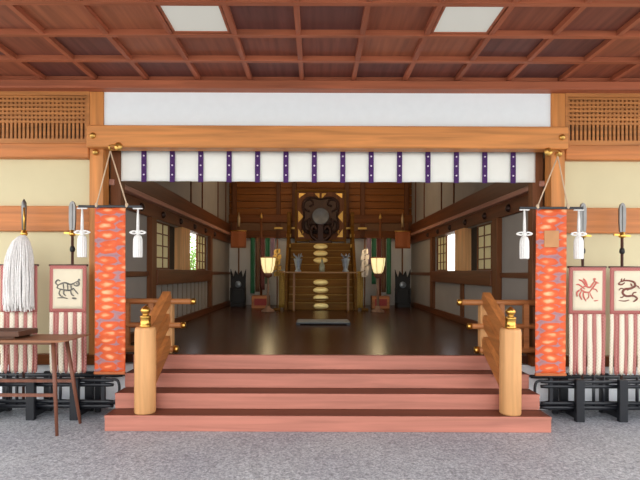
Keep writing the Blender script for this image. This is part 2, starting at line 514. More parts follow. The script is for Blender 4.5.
WN = 1
for sd, s in (('left', -1), ('right', 1)):
    xi = s*HX; xo = s*(HX+0.12)
    wl = MB()
    wl.box(xi, xo, 5.33, 7.0, FZ, 4.36); wl.box(xi, xo, 10.5, YB, FZ, 4.36)
    wl.box(xi, xo, 7.0, 10.5, FZ, 1.535); wl.box(xi, xo, 7.0, 10.5, 2.26, 4.36)
    w = struct('wall_%s' % sd, wl, M_grey)
    # ledge and beams running the length of the hall
    link('wall_beam', MB().box(xi-s*0.05, xi, 5.34, YB, 2.27, 2.462, 0.006), W_dark, w)
    link('wall_ledge', MB().box(xi-s*0.13, xi, 5.34, YB, 2.462, 2.525, 0.006), wood('ledge_wood_'+sd, (184, 134, 116), 'y', rough=0.3), w)
    link('wall_beam', MB().box(xi-s*0.06, xi, 5.34, YB, 2.525, 2.79, 0.006), W_dark, w)
    link('window_sill', MB().box(xi-s*0.09, xi, 6.95, 10.55, 1.30, 1.53, 0.006), W_dark, w)
    link('wall_rail', MB().box(xi-s*0.03, xi, 5.34, 6.9, 1.43, 1.50, 0.006), W_dark, w)
    link('wall_rail', MB().box(xi-s*0.03, xi, 10.6, YB, 1.43, 1.50, 0.006), W_dark, w)
    link('baseboard', MB().box(xi-s*0.04, xi, 5.34, YB, FZ, FZ+0.12, 0.006), W_dark, w)
    for y in (6.85, 10.62):
        link('wall_post', MB().box(xi-s*0.075, xi, y-0.1, y+0.1, FZ+.12, 2.27, 0.006), W_darkz, w)
    link('wall_post', MB().box(xi-s*0.075, xi+s*.12, 8.28, 8.80, 1.53, 2.27, 0.006), wood('window_post_wood_'+sd, (216, 160, 104), 'z'), w)
    for y in (9.1, 11.6, 10.0, 12.6):
        link('panel_strip', MB().box(xi-s*0.02, xi, y-0.02, y+0.02, 2.79, 4.35), W_dark, w)
    # boarded dado below the sill
    for i in range(12 if s < 0 else 0):
        y = 7.1+i*0.29
        link('batten', MB().box(xi-s*0.012, xi, y-0.008, y+0.008, FZ+.12, 1.30), M_batten, w)
    if s > 0:
        link('wall_post', MB().box(xi-s*0.03, xi, 8.45, 8.62, FZ+.12, 1.30, 0.006), W_darkz, w)
    for y in (6.4, 7.3, 8.25, 9.2, 10.1, 11.0):
        c = MB().lathe([(0.055, 0), (0.055, 0.01), (0.045, 0.03), (0.02, 0.045), (0.001, 0.047)], (0, 0, 0), 14, 'z')
        R = Matrix.Rotation(-s*PI/2, 4, 'Y')
        c.v = [R @ p + Vector((xi-s*0.05, y, 2.36)) for p in c.v]
        link('nail_cover', c, M_bronze, w)
    # windows: first bay nearly closed, second bay slid half open
    for y0, y1, nx, dark in ((6.97, 7.9, 3, True), (9.76, 10.5, 3, False)):
        xw = s*(HX+0.045)
        fr, _ = shoji('w', s, y0, y1, 1.53, 2.27, nx, 4, xw)
        fr.name = 'window_%d' % WN; WN += 1
        fr['kind'] = 'structure'
        link('shoji_pane', MB().box(xw+s*0.004, xw+s*0.008, y0+.03, y1-.03, 1.56, 2.24), M_shoji, fr)
        if dark:
            link('shutter', MB().box(s*(HX+0.06), s*(HX+0.085), 7.85, 8.3, 1.5, 2.3), M_blackm, w)
# dark inner jamb posts just inside the opening
for n, s in ((5, -1), (6, 1)):
    struct('trim_%d' % n, MB().box(s*2.30, s*2.42, 5.36, 5.48, FZ, 4.35, 0.006), W_darkz)

# ------------------------------------------------------------------ porch ceiling lights
def ceiling_light(x0, label):
    y0, y1 = Y0C-3*YS+0.03, Y0C-2*YS-0.03
    t = thing('ceiling_light', (x0+XS/2, (y0+y1)/2, CZ+0.03), label, 'light', 'porch ceiling lights')
    a, b = x0+0.03, x0+XS-0.03
    f = MB()
    f.box(a, a+.02, y0, y1, CZ+.012, CZ+.048); f.box(b-.02, b, y0, y1, CZ+.012, CZ+.048)
    f.box(a+.02, b-.02, y0, y0+.02, CZ+.012, CZ+.048); f.box(a+.02, b-.02, y1-.02, y1, CZ+.012, CZ+.048)
    link('light_frame', f, W_cbeam, t)
    link('diffuser', MB().box(a+.02, b-.02, y0+.02, y1-.02, CZ+.02, CZ+.045), M_diff, t)
ceiling_light(-1.375, 'square frosted ceiling light set in the left half of the wooden coffered ceiling')
ceiling_light(0.825, 'square frosted ceiling light set in the right half of the wooden coffered ceiling')

# ------------------------------------------------------------------ staircase
YT = [4.5, 4.735, 4.975, 5.20]
ZT = [0.147, 0.297, 0.444, FZ]
st = thing('wooden_staircase', (0, 4.5, 0), 'broad four-step wooden staircase with pink risers and dark brown treads leading into the hall', 'stairs')
for k in range(4):
    y1 = YT[k+1] if k < 3 else 5.25
    zb = 0.0 if k == 0 else ZT[k-1]
    yb = YT[k]
    step = link('step', MB().box(-2.095, 2.095, yb, 5.24, zb, ZT[k]-0.012, 0.004), W_riser, st, label='step with a pink wooden riser')
    if k < 3:
        link('tread', MB().box(-2.095, 2.095, yb+0.012, y1, ZT[k]-0.012, ZT[k]), W_tread, step)
        link('nosing', MB().box(-2.095, 2.095, yb-0.004, yb+0.012, ZT[k]-0.02, ZT[k]+.001), W_riser, step)
    else:
        link('nosing', MB().box(-2.095, 2.095, yb-0.004, 5.25, ZT[k]-0.02, ZT[k]+.001), W_riser, step)

# ------------------------------------------------------------------ stair railings
def railing(s, label):
    X = s*1.755; YP = 4.615
    t = thing('stair_railing', (X, YP, ZT[0]), label, 'railing', 'railings flanking the stair')
    prof = [(0.095, 0.147), (0.1, 0.16), (0.101, 0.5), (0.099, 0.93), (0.094, 0.955), (0.085, 0.965)]
    post = link('newel_post', MB().lathe(prof, (X, YP, 0), 24), W_log, t, label='thick round log post')
    fin = [(0.054, 0.965), (0.054, 0.985), (0.048, 0.99), (0.048, 1.055), (0.052, 1.06), (0.052, 1.072), (0.03, 1.078), (0.026, 1.09),
           (0.036, 1.10), (0.045, 1.115), (0.046, 1.13), (0.036, 1.148), (0.018, 1.162), (0.006, 1.172), (0.001, 1.18)]
    link('finial', MB().lathe(fin, (X, YP, 0), 20), M_brass, post, label='brass onion-shaped finial')
    # sloping rails
    link('sloping_rail', MB().bar((X, YP+.08, 0.90), (X, 5.30, 1.225), 0.085, 0.13), W_rail, t)
    link('sloping_rail', MB().bar((X, YP+.08, 0.66), (X, 5.30, 0.975), 0.06, 0.13), W_rail, t)
    link('sloping_rail', MB().bar((X, YP+.08, 0.39), (X, 5.30, 0.73), 0.075, 0.15), W_rail, t)
    link('top_post', MB().box(X-.05, X+.05, 5.30, 5.40, FZ, 1.15, 0.006), W_log, t)
    # level rails along the floor edge, with brass caps
    for z, xe, r in ((1.17, 1.45, 0.032), (0.907, 1.56, 0.03), (0.645, 1.64, 0.036)):
        rl = link('level_rail', MB().tube([(s*2.40, 5.30, z), (s*(xe+.03), 5.30, z)], r, 14), W_railx, t)
        link('rail_cap', MB().tube([(s*(xe+.04), 5.30, z), (s*xe, 5.30, z), (s*(xe-.008), 5.30, z)], [r+.004, r+.004, r*.7], 14), M_brass, rl, label='brass end cap')
    for x in (1.93, 2.2):
        link('strut', MB().box(s*x-.028, s*x+.028, 5.275, 5.325, 0.645, 1.16), W_railx, t)
railing(-1, 'stair railing with brass-capped log post, on the left side of the stairs')
railing(1, 'stair railing with brass-capped log post, on the right side of the stairs')

# ------------------------------------------------------------------ white curtain with purple bands
X0, X1 = -2.297, 2.328; ZC0, ZC1 = 2.508, 2.86; YC = 5.36
ct = thing('entrance_curtain', (0, YC, ZC0), 'short white valance curtain with purple braid bands hung across the hall entrance', 'curtain')
pitch = 0.3164
def fold(x):
    u = (x+2.038)/pitch
    return 0.006*math.cos(2*PI*u)
cl = link('curtain_cloth', MB().grid(lambda u, v: Vector((X0+(X1-X0)*u, YC+fold(X0+(X1-X0)*u)*(1-.5*v), ZC0+(ZC1-ZC0)*v)), 180, 6), M_cloth, ct, thick=0.004)
for k in range(14):
    xc = -2.038+pitch*k
    b = link('braid_band', MB().box(xc-0.028, xc+0.028, YC-0.017, YC-0.010, ZC0-0.012, ZC1), M_purple, ct, label='purple braid band')
    for z in (ZC0+0.07, ZC0+0.175, ZC0+0.28):
        q = MB().lathe([(0.010, 0), (0.009, 0.005), (0.004, 0.008), (0.001, 0.008)], (xc, YC-0.017, z), 8, 'y')
        link('white_knot', q, M_knot, b)
link('curtain_rod', MB().tube([(X0-.12, YC, ZC1+.01), (X1+.12, YC, ZC1+.01)], 0.018, 12), W_darkx, ct)

# ------------------------------------------------------------------ orange banners with their rods, hooks and tassels
YBN = 4.90
def near(x): return -.117+(x+.117)*.99
def hook(x, z, label):
    t = thing('banner_hook', (x, 5.10, z), label, 'hook', 'gold banner hooks')
    link('hook_plate', MB().lathe([(0.045, 0), (0.045, 0.008), (0.03, 0.02), (0.012, 0.026), (0.001, 0.027)], (x, 5.10, z+.06), 16, 'y'), M_gold, t)
    link('hook_arm', MB().tube(smooth_line([(x, 5.09, z+.06), (x, 5.00, z+.05), (x, YBN-.02, z+.01), (x, YBN, z-.03), (x, YBN+.03, z-.015)]), 0.009, 8), M_gold, t)
def banner(xc, hx, hz, label, sd):
    hw = 0.156; zt, zb = 2.148, 0.466
    t = thing('hanging_banner', (xc, YBN, zb), label, 'banner', 'orange brocade banners by the entrance')
    link('banner_rod', MB().box(xc-0.325, xc+0.325, YBN-.012, YBN+.012, zt, zt+.026, 0.004), M_black, t)
    c = link('banner_cloth', MB().grid(lambda u, v: Vector((xc-hw+2*hw*u, YBN+0.006*math.sin(u*7+v*5)+.004*math.sin(u*15), zb+(zt-zb)*v)), 14, 40), M_orange, t, thick=0.006)
    link('banner_hem', MB().box(xc-hw-.004, xc+hw+.004, YBN-.012, YBN+.012, zb-.018, zb+.01, .004), plain('hem_brown_'+sd, (176, 96, 50), .7), t)
    if sd == 'r':
        link('patch', MB().box(xc-.075, xc+.075, YBN-.016, YBN-.008, 1.76, 1.93, .003), plain('tan_patch', (190, 138, 92), .8), c, label='square tan patch')
    g = MB()
    g.tube([(hx, YBN, hz-.035), (xc-0.14, YBN-.002, zt+.03)], 0.007, 6)
    g.tube([(hx, YBN, hz-.035), (xc+0.17, YBN-.002, zt+.03)], 0.007, 6)
    for dx in (-0.14, 0.17):
        g.lathe([(0.008, -.03), (0.017, -.015), (0.017, .01), (0.008, .02)], (xc+dx, YBN-.002, zt+.03), 8)
    link('banner_cord', g, M_cord, t)
hook(near(-2.242), 2.765, 'gold hook under the left end of the lintel')
hook(near(2.372), 2.725, 'gold hook under the right end of the lintel')
banner(near(-2.24), near(-2.242), 2.765, 'long orange brocade banner hanging left of the stairs', 'l')
banner(near(2.305), near(2.372), 2.725, 'long orange brocade banner hanging right of the stairs', 'r')

def make_tassel(loc, label):
    t = thing('hanging_tassel', (0, 0, 0), label, 'tassel', 'white tassels on the banner rods')
    link('hanger_bar', MB().box(-.05, .05, -.012, .012, -0.012, 0.0, .003), M_tassel, t)
    k = MB().tube([(0, 0, -.012), (0, 0, -.12), (0, 0, -.24)], [0.009, 0.014, 0.017], 8)
    for s in (-1, 1):
        k.tube(smooth_line([(0, 0, -.25), (s*.035, -.004, -.235), (s*.078, 0, -.25), (s*.035, .004, -.262), (0, 0, -.25)]), 0.009, 6)
    k.lathe([(0.012, -.275), (0.022, -.262), (0.024, -.25), (0.02, -.236), (0.012, -.228)], (0, 0, 0), 10)
    link('cord_knot', k, M_tassel, t)
    b = MB()
    prof = [(0.016, -.272), (0.034, -.29), (0.043, -.32), (0.045, -.42), (0.044, -.50), (0.04, -.505)]
    n = 28; vs = []; fs = []
    for r, h in prof:
        for q in range(n):
            a = 2*PI*q/n; rr = r*(1+(.06 if q % 2 else -.04))
            vs.append((rr*math.cos(a), rr*math.sin(a), h))
    for i in range(len(prof)-1):
        for q in range(n):
            fs.append((i*n+q, (i+1)*n+q, (i+1)*n+(q+1) % n, i*n+(q+1) % n))
    fs.append(tuple((len(prof)-1)*n+q for q in range(n))[::-1]); fs.append(tuple(range(n)))
    b.add(vs, fs)
    link('tassel_skirt', b, M_tassel, t)
    t.location = loc
    return t
ta = make_tassel((near(-2.53), YBN, 2.147), 'white silk tassel at the left end of the left orange banner rod')
copy_thing(ta, (near(-1.955), YBN, 2.147), 'white silk tassel at the right end of the left orange banner rod, beside the entrance')
copy_thing(ta, (near(2.03), YBN, 2.147), 'white silk tassel at the left end of the right orange banner rod, beside the entrance')
copy_thing(ta, (near(2.59), YBN, 2.147), 'white silk tassel at the right end of the right orange banner rod')

# ------------------------------------------------------------------ black racks carrying the halberds
def rack(x0, x1, px, label):
    s = 1 if x0 > 0 else -1
    if s > 0: inner, outer = x0, x1
    else: inner, outer = x1, x0
    t = thing('halberd_rack', ((x0+x1)/2, 4.97, 0), label, 'rack', 'black halberd racks')
    for y in (4.885, 5.115):
        for z in ((0.392, 0.345, 0.175, 0.13) if y < 5 else (0.392, 0.10)):
            link('rail', MB().tube([(inner-s*.0, y, z), (inner+s*.06, y, z), (outer, y, z)], [0.016, 0.021, 0.021], 8), M_black, t)
    # end frame with rounded corners
    for y in (4.885, 5.115):
        link('end_curve', MB().tube(smooth_line([(inner+s*.02, y, .40), (inner-s*.045, y, .385), (inner-s*.06, y, .29), (inner-s*.03, y, .19), (inner+s*.03, y, .16)]), 0.014, 8), M_black, t)
    for x in px:
        link('post', MB().box(x-.043, x+.043, 4.815, 4.867, 0, 0.425, .005), M_black, t)
        link('post', MB().box(x-.043, x+.043, 5.133, 5.18, 0, 0.425, .005), M_black, t)
        link('foot', MB().box(x-.03, x+.03, 4.867, 5.133, 0.02, 0.09, .005), M_black, t)
    link('base_board', MB().box(inner+s*.1, outer, 4.93, 5.07, 0.09, 0.12, .005), M_black, t)
    for q in range(len(px)-1):
        xm = (px[q]+px[q+1])/2
        for dx in (-.05, .05):
            link('upright', MB().tube([(xm+dx, 4.885, .14), (xm+dx, 4.885, .44)], .015, 8), M_black, t)
    link('upright', MB().box(inner+s*.10-.02, inner+s*.10+.02, 4.87, 4.90, .17, .43, .004), M_black, t)
    link('upright', MB().box(inner+s*.26-.03, inner+s*.26+.03, 5.10, 5.13, .0, .43, .004), M_black, t)
rack(-3.75, -2.175, (-2.545, -2.985, -3.43), 'low black lacquered rack of rails and posts holding halberds on the left')
rack(2.175, 3.75, (2.545, 2.98, 3.43), 'low black lacquered rack of rails and posts holding halberds on the right')

# ------------------------------------------------------------------ halberds with pictured banners
def stroke_set(strokes, cx, cz, sc, y, r=0.0065):
    m_ = MB()
    for sk in strokes:
        rr = r
        if isinstance(sk[0], (int, float)):
            rr = r*sk[0]; sk = sk[1]
        pts = smooth_line([(cx+a*sc, y, cz+b*sc) for a, b in sk], 4)
        m_.tube(pts, [rr*(0.55+.45*math.sin(PI*i/(len(pts)-1))) for i in range(len(pts))], 6)
    for p in m_.v: p.y = y+(p.y-y)*0.35
    return m_
BEAST = [(1.4, [(-.6, .28), (-.2, .42), (.2, .3), (.5, .42)]), (1.4, [(-.58, .0), (-.2, -.08), (.15, -.1), (.42, .05)]),
         [(-.6, .28), (-.72, .1), (-.58, .0)], (1.3, [(.5, .42), (.72, .5), (.78, .3), (.6, .2), (.42, .28)]), (1.5, [(.6, .34), (.66, .36)]),
         [(.7, .55), (.78, .66), (.84, .55)], [(-.45, .0), (-.58, -.3), (-.44, -.5), (-.3, -.5)], [(-.2, -.05), (-.28, -.3), (-.12, -.48)],
         [(.2, -.08), (.26, -.35), (.42, -.48)], [(.4, .04), (.58, -.2), (.72, -.36)], (1.2, [(-.64, .22), (-.82, .42), (-.66, .6), (-.5, .52)]),
         [(-.3, .36), (-.26, .0)], [(-.02, .36), (.02, -.06)], [(.22, .3), (.26, -.06)], (1.6, [(.3, -.62), (.6, -.66)]), [(-.7, -.62), (-.3, -.6), (0, -.66)]]
BIRD = [(1.5, [(-.5, .1), (-.2, .3), (.12, .22), (.32, .46), (.46, .62)]), (1.4, [(.46, .62), (.6, .56), (.5, .44), (.3, .16), (.1, -.1)]),
        [(.58, .56), (.74, .5)], (1.5, [(-.5, .1), (-.2, -.1), (.1, -.1)]), (1.6, [(-.1, .24), (-.35, .62), (-.62, .74)]), (1.5, [(-.02, .22), (-.15, .6), (-.32, .82)]),
        (1.4, [(-.2, .1), (-.6, .4), (-.8, .4)]), (1.4, [(-.5, .08), (-.75, -.12), (-.72, -.4)]), (1.4, [(-.42, 0), (-.55, -.3), (-.4, -.62)]),
        [(.0, -.1), (.06, -.4), (-.1, -.6)], [(.1, -.08), (.24, -.4), (.36, -.56)], (1.3, [(-.3, -.1), (-.3, -.4), (-.12, -.72)]), (1.4, [(.46, .64), (.4, .8), (.54, .78)]),
        [(.4, -.7), (.7, -.66)], [(.2, .1), (.5, .1), (.66, -.1)]]
DRAGON = [(2.0, [(-.6, .6), (-.2, .7), (.3, .6), (.4, .34), (.1, .16), (-.3, .1), (-.45, -.14), (-.2, -.36), (.3, -.34), (.55, -.54), (.3, -.74)]),
          (1.4, [(-.6, .6), (-.72, .46), (-.5, .42), (-.3, .56)]), [(-.55, .66), (-.5, .84)], [(-.4, .68), (-.3, .84)], [(.36, .4), (.6, .3), (.7, .14)],
          [(-.3, .1), (-.56, .16), (-.7, .02)], [(.2, -.34), (.3, -.14), (.5, -.1)], [(-.3, -.3), (-.5, -.46), (-.62, -.42)], (1.2, [(.1, .5), (.2, .3)]), (1.2, [(-.1, 0), (-.1, .2)]),
          [(-.7, -.66), (-.3, -.7), (0, -.62)]]
def halberd(x, xf, strokes, ink, label, sword=True, hair=False):
    YP = 5.0; YF = 4.965
    t = thing('banner_halberd', (x, YP, 0.12), label, 'halberd', 'halberds with pictured banners')
    link('shaft', MB().tube([(x, YP, 0.12), (x, YP, 1.89)], 0.014, 12), M_shaftm, t)
    # guard
    g = MB().lathe([(0.02, 1.865), (0.032, 1.875), (0.036, 1.885), (0.03, 1.9), (0.022, 1.92), (0.018, 1.93)], (x, YP, 0), 14)
    if not hair: g.bar((x-.085, YP, 1.90), (x+.085, YP, 1.885), .02, .018)
    link('guard', g, M_brass, t)
    if sword:
        b = MB().prism([(x-.026, 1.925), (x+.026, 1.925), (x+.034, 2.02), (x+.034, 2.17), (x+.02, 2.215), (x, 2.23), (x-.02, 2.215), (x-.034, 2.17), (x-.034, 2.02)], YP-.012, YP+.012)
        bl = link('blade_sheath', b, M_steel, t, label='dark grey blade')
        link('blade_ridge', MB().bar((x, YP-.014, 1.94), (x, YP-.014, 2.2), .008, .01), M_steel, bl)
        link('ring_knob', MB().lathe([(.016, 1.70), (.024, 1.71), (.026, 1.73), (.022, 1.75), (.016, 1.76)], (x, YP, 0), 12), M_blackm, t)
    else:
        b = MB().tube([(x, YP, 1.92), (x, YP, 2.16), (x, YP, 2.215), (x, YP, 2.25)], [.02, .026, .022, .004], 12)
        bl = link('spear_head', b, M_steel, t)
        link('spear_binding', MB().tube([(x+.013, YP-.02, 1.93), (x+.013, YP-.02, 2.16)], .01, 8), M_brass, bl)
    # the flag
    hw = 0.19; zt, zm, zb = 1.56, 1.075, 0.44
    link('banner_bar', MB().tube([(xf-hw-.01, YP-.028, zt), (xf+hw+.01, YP-.028, zt)], .011, 8), M_brass if False else M_shaftm, t)
    def wav(u, v): return YF+.006*math.sin(u*6+x*3)*(1-v)
    fl = link('flag', MB().grid(lambda u, v: Vector((xf-hw+2*hw*u, wav(u, v), zm+(zt-zm)*v)), 12, 10), M_border, t, thick=.006, label='flag bordered in red brocade')
    pw = 0.152
    link('picture_panel', MB().grid(lambda u, v: Vector((xf-pw+2*pw*u, wav(.5+(u-.5)*pw/hw, .1+v*.8)-.006, zm+.038+(zt-zm-.075)*v)), 10, 10), M_paper, fl, thick=.004)
    link('ink_drawing', stroke_set(strokes, xf, (zt+zm)/2, 0.152, YF-.013), ink, fl)
    ws = [('w', 4.5), ('p', 1.2), ('r', 4), ('p', 1.2), ('w', 6), ('r', 4.6), ('w', 6), ('r', 4.6), ('w', 6), ('p', 1.2), ('r', 4)]
    tot = sum(q for _, q in ws); xx = xf-hw
    for kind, q in ws:
        wd = 2*hw*q/tot; xa, xb = xx, xx+wd; xx = xb
        ph = random.random()*6
        def fn(u, v, xa=xa, xb=xb, ph=ph):
            zz = zb+(zm-zb)*v
            if v == 0: zz += 0.022*abs(u-.5)*2
            return Vector((xa+(xb-xa)*u, YF+.012*math.sin(ph+v*3)*(1-v)+.01*math.sin(u*PI)*-1*(1-v*.5), zz))
        mt = {'w': M_wstripe, 'r': M_rstripe, 'p': M_border}[kind]
        link('streamer', MB().grid(fn, 4, 12), mt, t, thick=.004, label='red streamer' if kind != 'w' else 'white streamer')
    if hair:
        h = MB()
        for i in range(260):
            a = random.random()*2*PI; rad = 0.045+0.095*math.sqrt(random.random())
            L = 0.68+0.10*random.random(); sw = random.uniform(-.012, .012)
            ca, sa = math.cos(a), math.sin(a)*.62
            pts = [(x+.012*ca, YP-.01+.012*sa, 1.875), (x+rad*.62*ca, YP-.02+rad*.6*sa-.03, 1.80), (x+rad*.95*ca+sw, YP-.05+rad*.8*sa-.03, 1.62),
                   (x+rad*1.08*ca, YP-.06+rad*.8*sa-.03, 1.40), (x+rad*1.05*ca+sw, YP-.06+rad*.75*sa-.03, 1.86-L)]
            h.tube(smooth_line(pts, 2), .0055, 4, cap=False)
        link('hair_tassel', h, M_hair, t, label='long shaggy white hair tassel', kind='stuff')
halberd(-2.655, -2.68, BEAST, M_ink, 'halberd with a pictured banner of a grey beast, standing left beside the orange banner')
halberd(-3.16, -3.19, DRAGON, M_ink, 'spear topped by a long shaggy white hair tassel, behind the small table', sword=False, hair=True)
halberd(2.66, 2.69, BIRD, M_redink, 'halberd with a pictured banner of a red bird, standing right beside the orange banner')
halberd(3.07, 3.115, DRAGON, M_umber, 'halberd with a brown coiled creature on its banner, at the right edge of the photo')

# ------------------------------------------------------------------ small table and tray
TZ = 0.869
tb = thing('side_table', (-2.9, 4.58, 0), 'small brown wooden table with splayed legs and thin top, left of the stairs', 'table')
link('table_top', MB().prism([(-3.42, TZ-.022), (-2.45, TZ-.02), (-2.362, TZ-.004), (-2.367, TZ), (-3.5, TZ), (-3.505, TZ-.004)], 4.36, 4.80), W_table, tb)
link('apron', MB().box(-3.36, -2.53, 4.43, 4.45, TZ-.05, TZ-.02), W_table, tb)
link('apron', MB().box(-3.36, -2.53, 4.71, 4.73, TZ-.05, TZ-.02), W_table, tb)
for xt, xb, y, yb in ((-2.545, -2.47, 4.44, 4.37), (-2.57, -2.435, 4.72, 4.73), (-3.34, -3.42, 4.44, 4.37), (-3.34, -3.43, 4.72, 4.73)):
    a = Vector((xt, y, TZ-.028)); b = Vector((xb, yb, 0.0))
    link('leg', MB().tube([a, a.lerp(b, .5), b], [.019, .018, .014], 10), W_tableg, tb)
link('stretcher', MB().bar((-3.37, 4.41, .36), (-2.50, 4.41, .36), .022, .028), W_tableg, tb)
link('stretcher', MB().bar((-3.39, 4.725, .42), (-2.51, 4.725, .42), .022, .028), W_tableg, tb)
tr = thing('wooden_tray', (-3.05, 4.58, TZ), 'shallow dark wooden offering tray on the small brown table', 'tray')
link('tray_base', MB().box(-3.34, -2.88, 4.45, 4.72, TZ+.022, TZ+.035, .003), W_tray, tr)
rim = MB()
rim.box(-3.36, -2.86, 4.43, 4.45, TZ+.022, TZ+.07, .003); rim.box(-3.36, -2.86, 4.72, 4.74, TZ+.022, TZ+.07, .003)
rim.box(-3.36, -3.34, 4.45, 4.72, TZ+.022, TZ+.07, .003); rim.box(-2.88, -2.86, 4.45, 4.72, TZ+.022, TZ+.07, .003)
link('tray_rim', rim, W_tray, tr)
for y in (4.47, 4.70):
    link('foot', MB().box(-3.30, -2.92, y-.012, y+.012, TZ, TZ+.022), W_tray, tr)

# ------------------------------------------------------------------ the altar
# stepped altar with gilt ovals down its middle
al = thing('stepped_altar', (0, 11.4, FZ), 'dark stepped wooden altar with gilded oval plates, at the back of the hall', 'altar')
NSTEP = 9; RZ = 0.185; DY = 0.14
for k in range(NSTEP):
    y0 = 11.45+k*DY
    w = 0.78
    sp = link('altar_step', MB().box(-w, w, y0, 12.80, FZ+k*RZ, FZ+(k+1)*RZ, .008), W_altar, al)
    if k not in (4, 5):
        ov = MB().lathe([(0.09, 0), (0.09, 0.004), (0.075, 0.012), (0.001, 0.014)], (0, 0, 0), 24, 'y')
        ov.v = [Vector((p.x*2.1, p.y, p.z*0.88)) + Vector((0, y0, FZ+(k+.5)*RZ)) for p in ov.v]
        link('gilt_plate', ov, M_plate, sp, label='gilded oval plate')
    link('gilt_edge', MB().box(-w, w, y0-.006, y0+.004, FZ+(k+1)*RZ-.02, FZ+(k+1)*RZ-.006), M_ochre, sp)
for s in (-1, 1):
    link('altar_rail', MB().bar((s*.84, 11.45, FZ+.5), (s*.84, 12.75, FZ+2.1), .07, .10), W_altar, al)
    link('altar_post', MB().box(s*.79, s*.89, 11.38, 11.48, FZ, FZ+.75, .01), W_altar, al)
    link('altar_post', MB().box(s*.79, s*.89, 12.72, 12.82, FZ, FZ+2.5, .01), W_altar, al)
for s in (-1, 1):
    link('brocade_drape', MB().grid(lambda u, v: Vector((s*.93-.07+.14*u, 11.36+.012*math.sin(u*12), FZ+.06+(1.46-FZ)*v)), 8, 8), M_ochre, al, thick=.005, label='ochre brocade drape')
    for z in (2.15, 2.42):
        link('gilt_fitting', MB().box(s*.78, s*.90, 12.70, 12.722, z, z+.09, .01), M_gold, al)
ZTOP = FZ+NSTEP*RZ
# ornamental octagonal screen with dark cloud lobes and gilt corners
sc = thing('carved_screen', (0, 12.92, ZTOP), 'dark carved screen with gilded corner fittings around the round mirror', 'screen')
ZS = 3.02; HS = 0.64; YS2 = 12.93
link('screen_panel', MB().box(-HS, HS, YS2, YS2+.05, ZS-HS, ZS+HS, .01), W_darkz, sc)
NQ = 72
qf = [(r*math.cos(a), ZS+r*math.sin(a)) for a, r in [(2*PI*i/NQ, .515-.075*math.cos(4*2*PI*i/NQ)) for i in range(NQ)]]
qp = link('quatrefoil_panel', MB().prism(qf, YS2-.03, YS2), M_lobe, sc)
link('quatrefoil_rim', MB().tube([(a, YS2-.035, b) for a, b in qf+qf[:1]], .028, 8), M_bronze, qp)
f = MB()
f.box(-HS-.05, -HS, YS2-.03, YS2+.06, FZ, ZS+HS+.05); f.box(HS, HS+.05, YS2-.03, YS2+.06, FZ, ZS+HS+.05)
f.box(-HS, HS, YS2-.03, YS2+.06, ZS+HS, ZS+HS+.05); f.box(-HS, HS, YS2-.03, YS2+.06, ZS-HS-.06, ZS-HS)
link('screen_frame', f, W_altar, sc)
for s in (-1, 1):
    for up in (1, -1):
        link('cloud_carving', MB().tube(smooth_line([(s*.30, YS2-.045, ZS+up*.10), (s*.44, YS2-.045, ZS+up*.20), (s*.42, YS2-.045, ZS+up*.38), (s*.26, YS2-.045, ZS+up*.42),
             (s*.20, YS2-.045, ZS+up*.30), (s*.30, YS2-.045, ZS+up*.25)]), .026, 8), M_bronze, sc)
    link('cloud_carving', MB().tube(smooth_line([(s*.06, YS2-.05, ZS-.42), (s*.16, YS2-.05, ZS-.36), (s*.18, YS2-.05, ZS-.27), (s*.10, YS2-.05, ZS-.25)]), .026, 8), M_bronze, sc)
    link('cloud_carving', MB().tube(smooth_line([(s*.52, YS2-.02, ZS-.5), (s*.47, YS2-.03, ZS-.46), (s*.50, YS2-.02, ZS-.40)]), .02, 8), M_gold, sc)
    y0, y1 = YS2-.014, YS2
    def tri(p):
        if s < 0: p = [(-a, b) for a, b in p][::-1]
        return MB().prism(p, y0, y1)
    for p in ([(.60, ZS-.19), (.60, ZS+.13), (.46, ZS-.03)], [(.60, ZS-.58), (.60, ZS-.36), (.44, ZS-.58)],
              [(.58, ZS+.60), (.40, ZS+.60), (.58, ZS+.47)], [(.16, ZS+.60), (.03, ZS+.60), (.03, ZS+.45)]):
        p3 = [Vector((a, 0, b)) for a, b in p]
        if ((p3[1]-p3[0]).cross(p3[2]-p3[0])).y > 0: p = p[::-1]
        link('corner_fitting', tri(p), M_gold, sc, label='gilded openwork corner fitting')
mr = thing('round_mirror', (0, 12.74, ZTOP), 'round grey metal mirror on a carved dark cloud stand, on top of the altar', 'mirror')
ZM = 2.98
link('mirror_disc', MB().lathe([(.215, -.012), (.225, 0), (.222, .012), (.205, .016), (.20, .012), (.001, .012)], (0, 12.74, ZM), 32, 'y'), M_mirror, mr)
sm_ = MB()
for s in (-1, 1):
    sm_.tube(smooth_line([(s*.03, 12.74, ZTOP+.05), (s*.22, 12.74, ZTOP+.18), (s*.26, 12.74, ZTOP+.36), (s*.17, 12.74, ZTOP+.46), (s*.10, 12.74, ZTOP+.36)]), .05, 8)
    sm_.tube(smooth_line([(s*.24, 12.74, ZTOP+.34), (s*.33, 12.74, ZTOP+.52), (s*.27, 12.74, ZTOP+.66)]), .035, 8)
sm_.box(-.3, .3, 12.66, 12.82, ZTOP, ZTOP+.07, .01)
sm_.box(-.07, .07, 12.70, 12.78, ZTOP+.07, ZM-.215)
link('mirror_stand', sm_, M_bronze, mr)

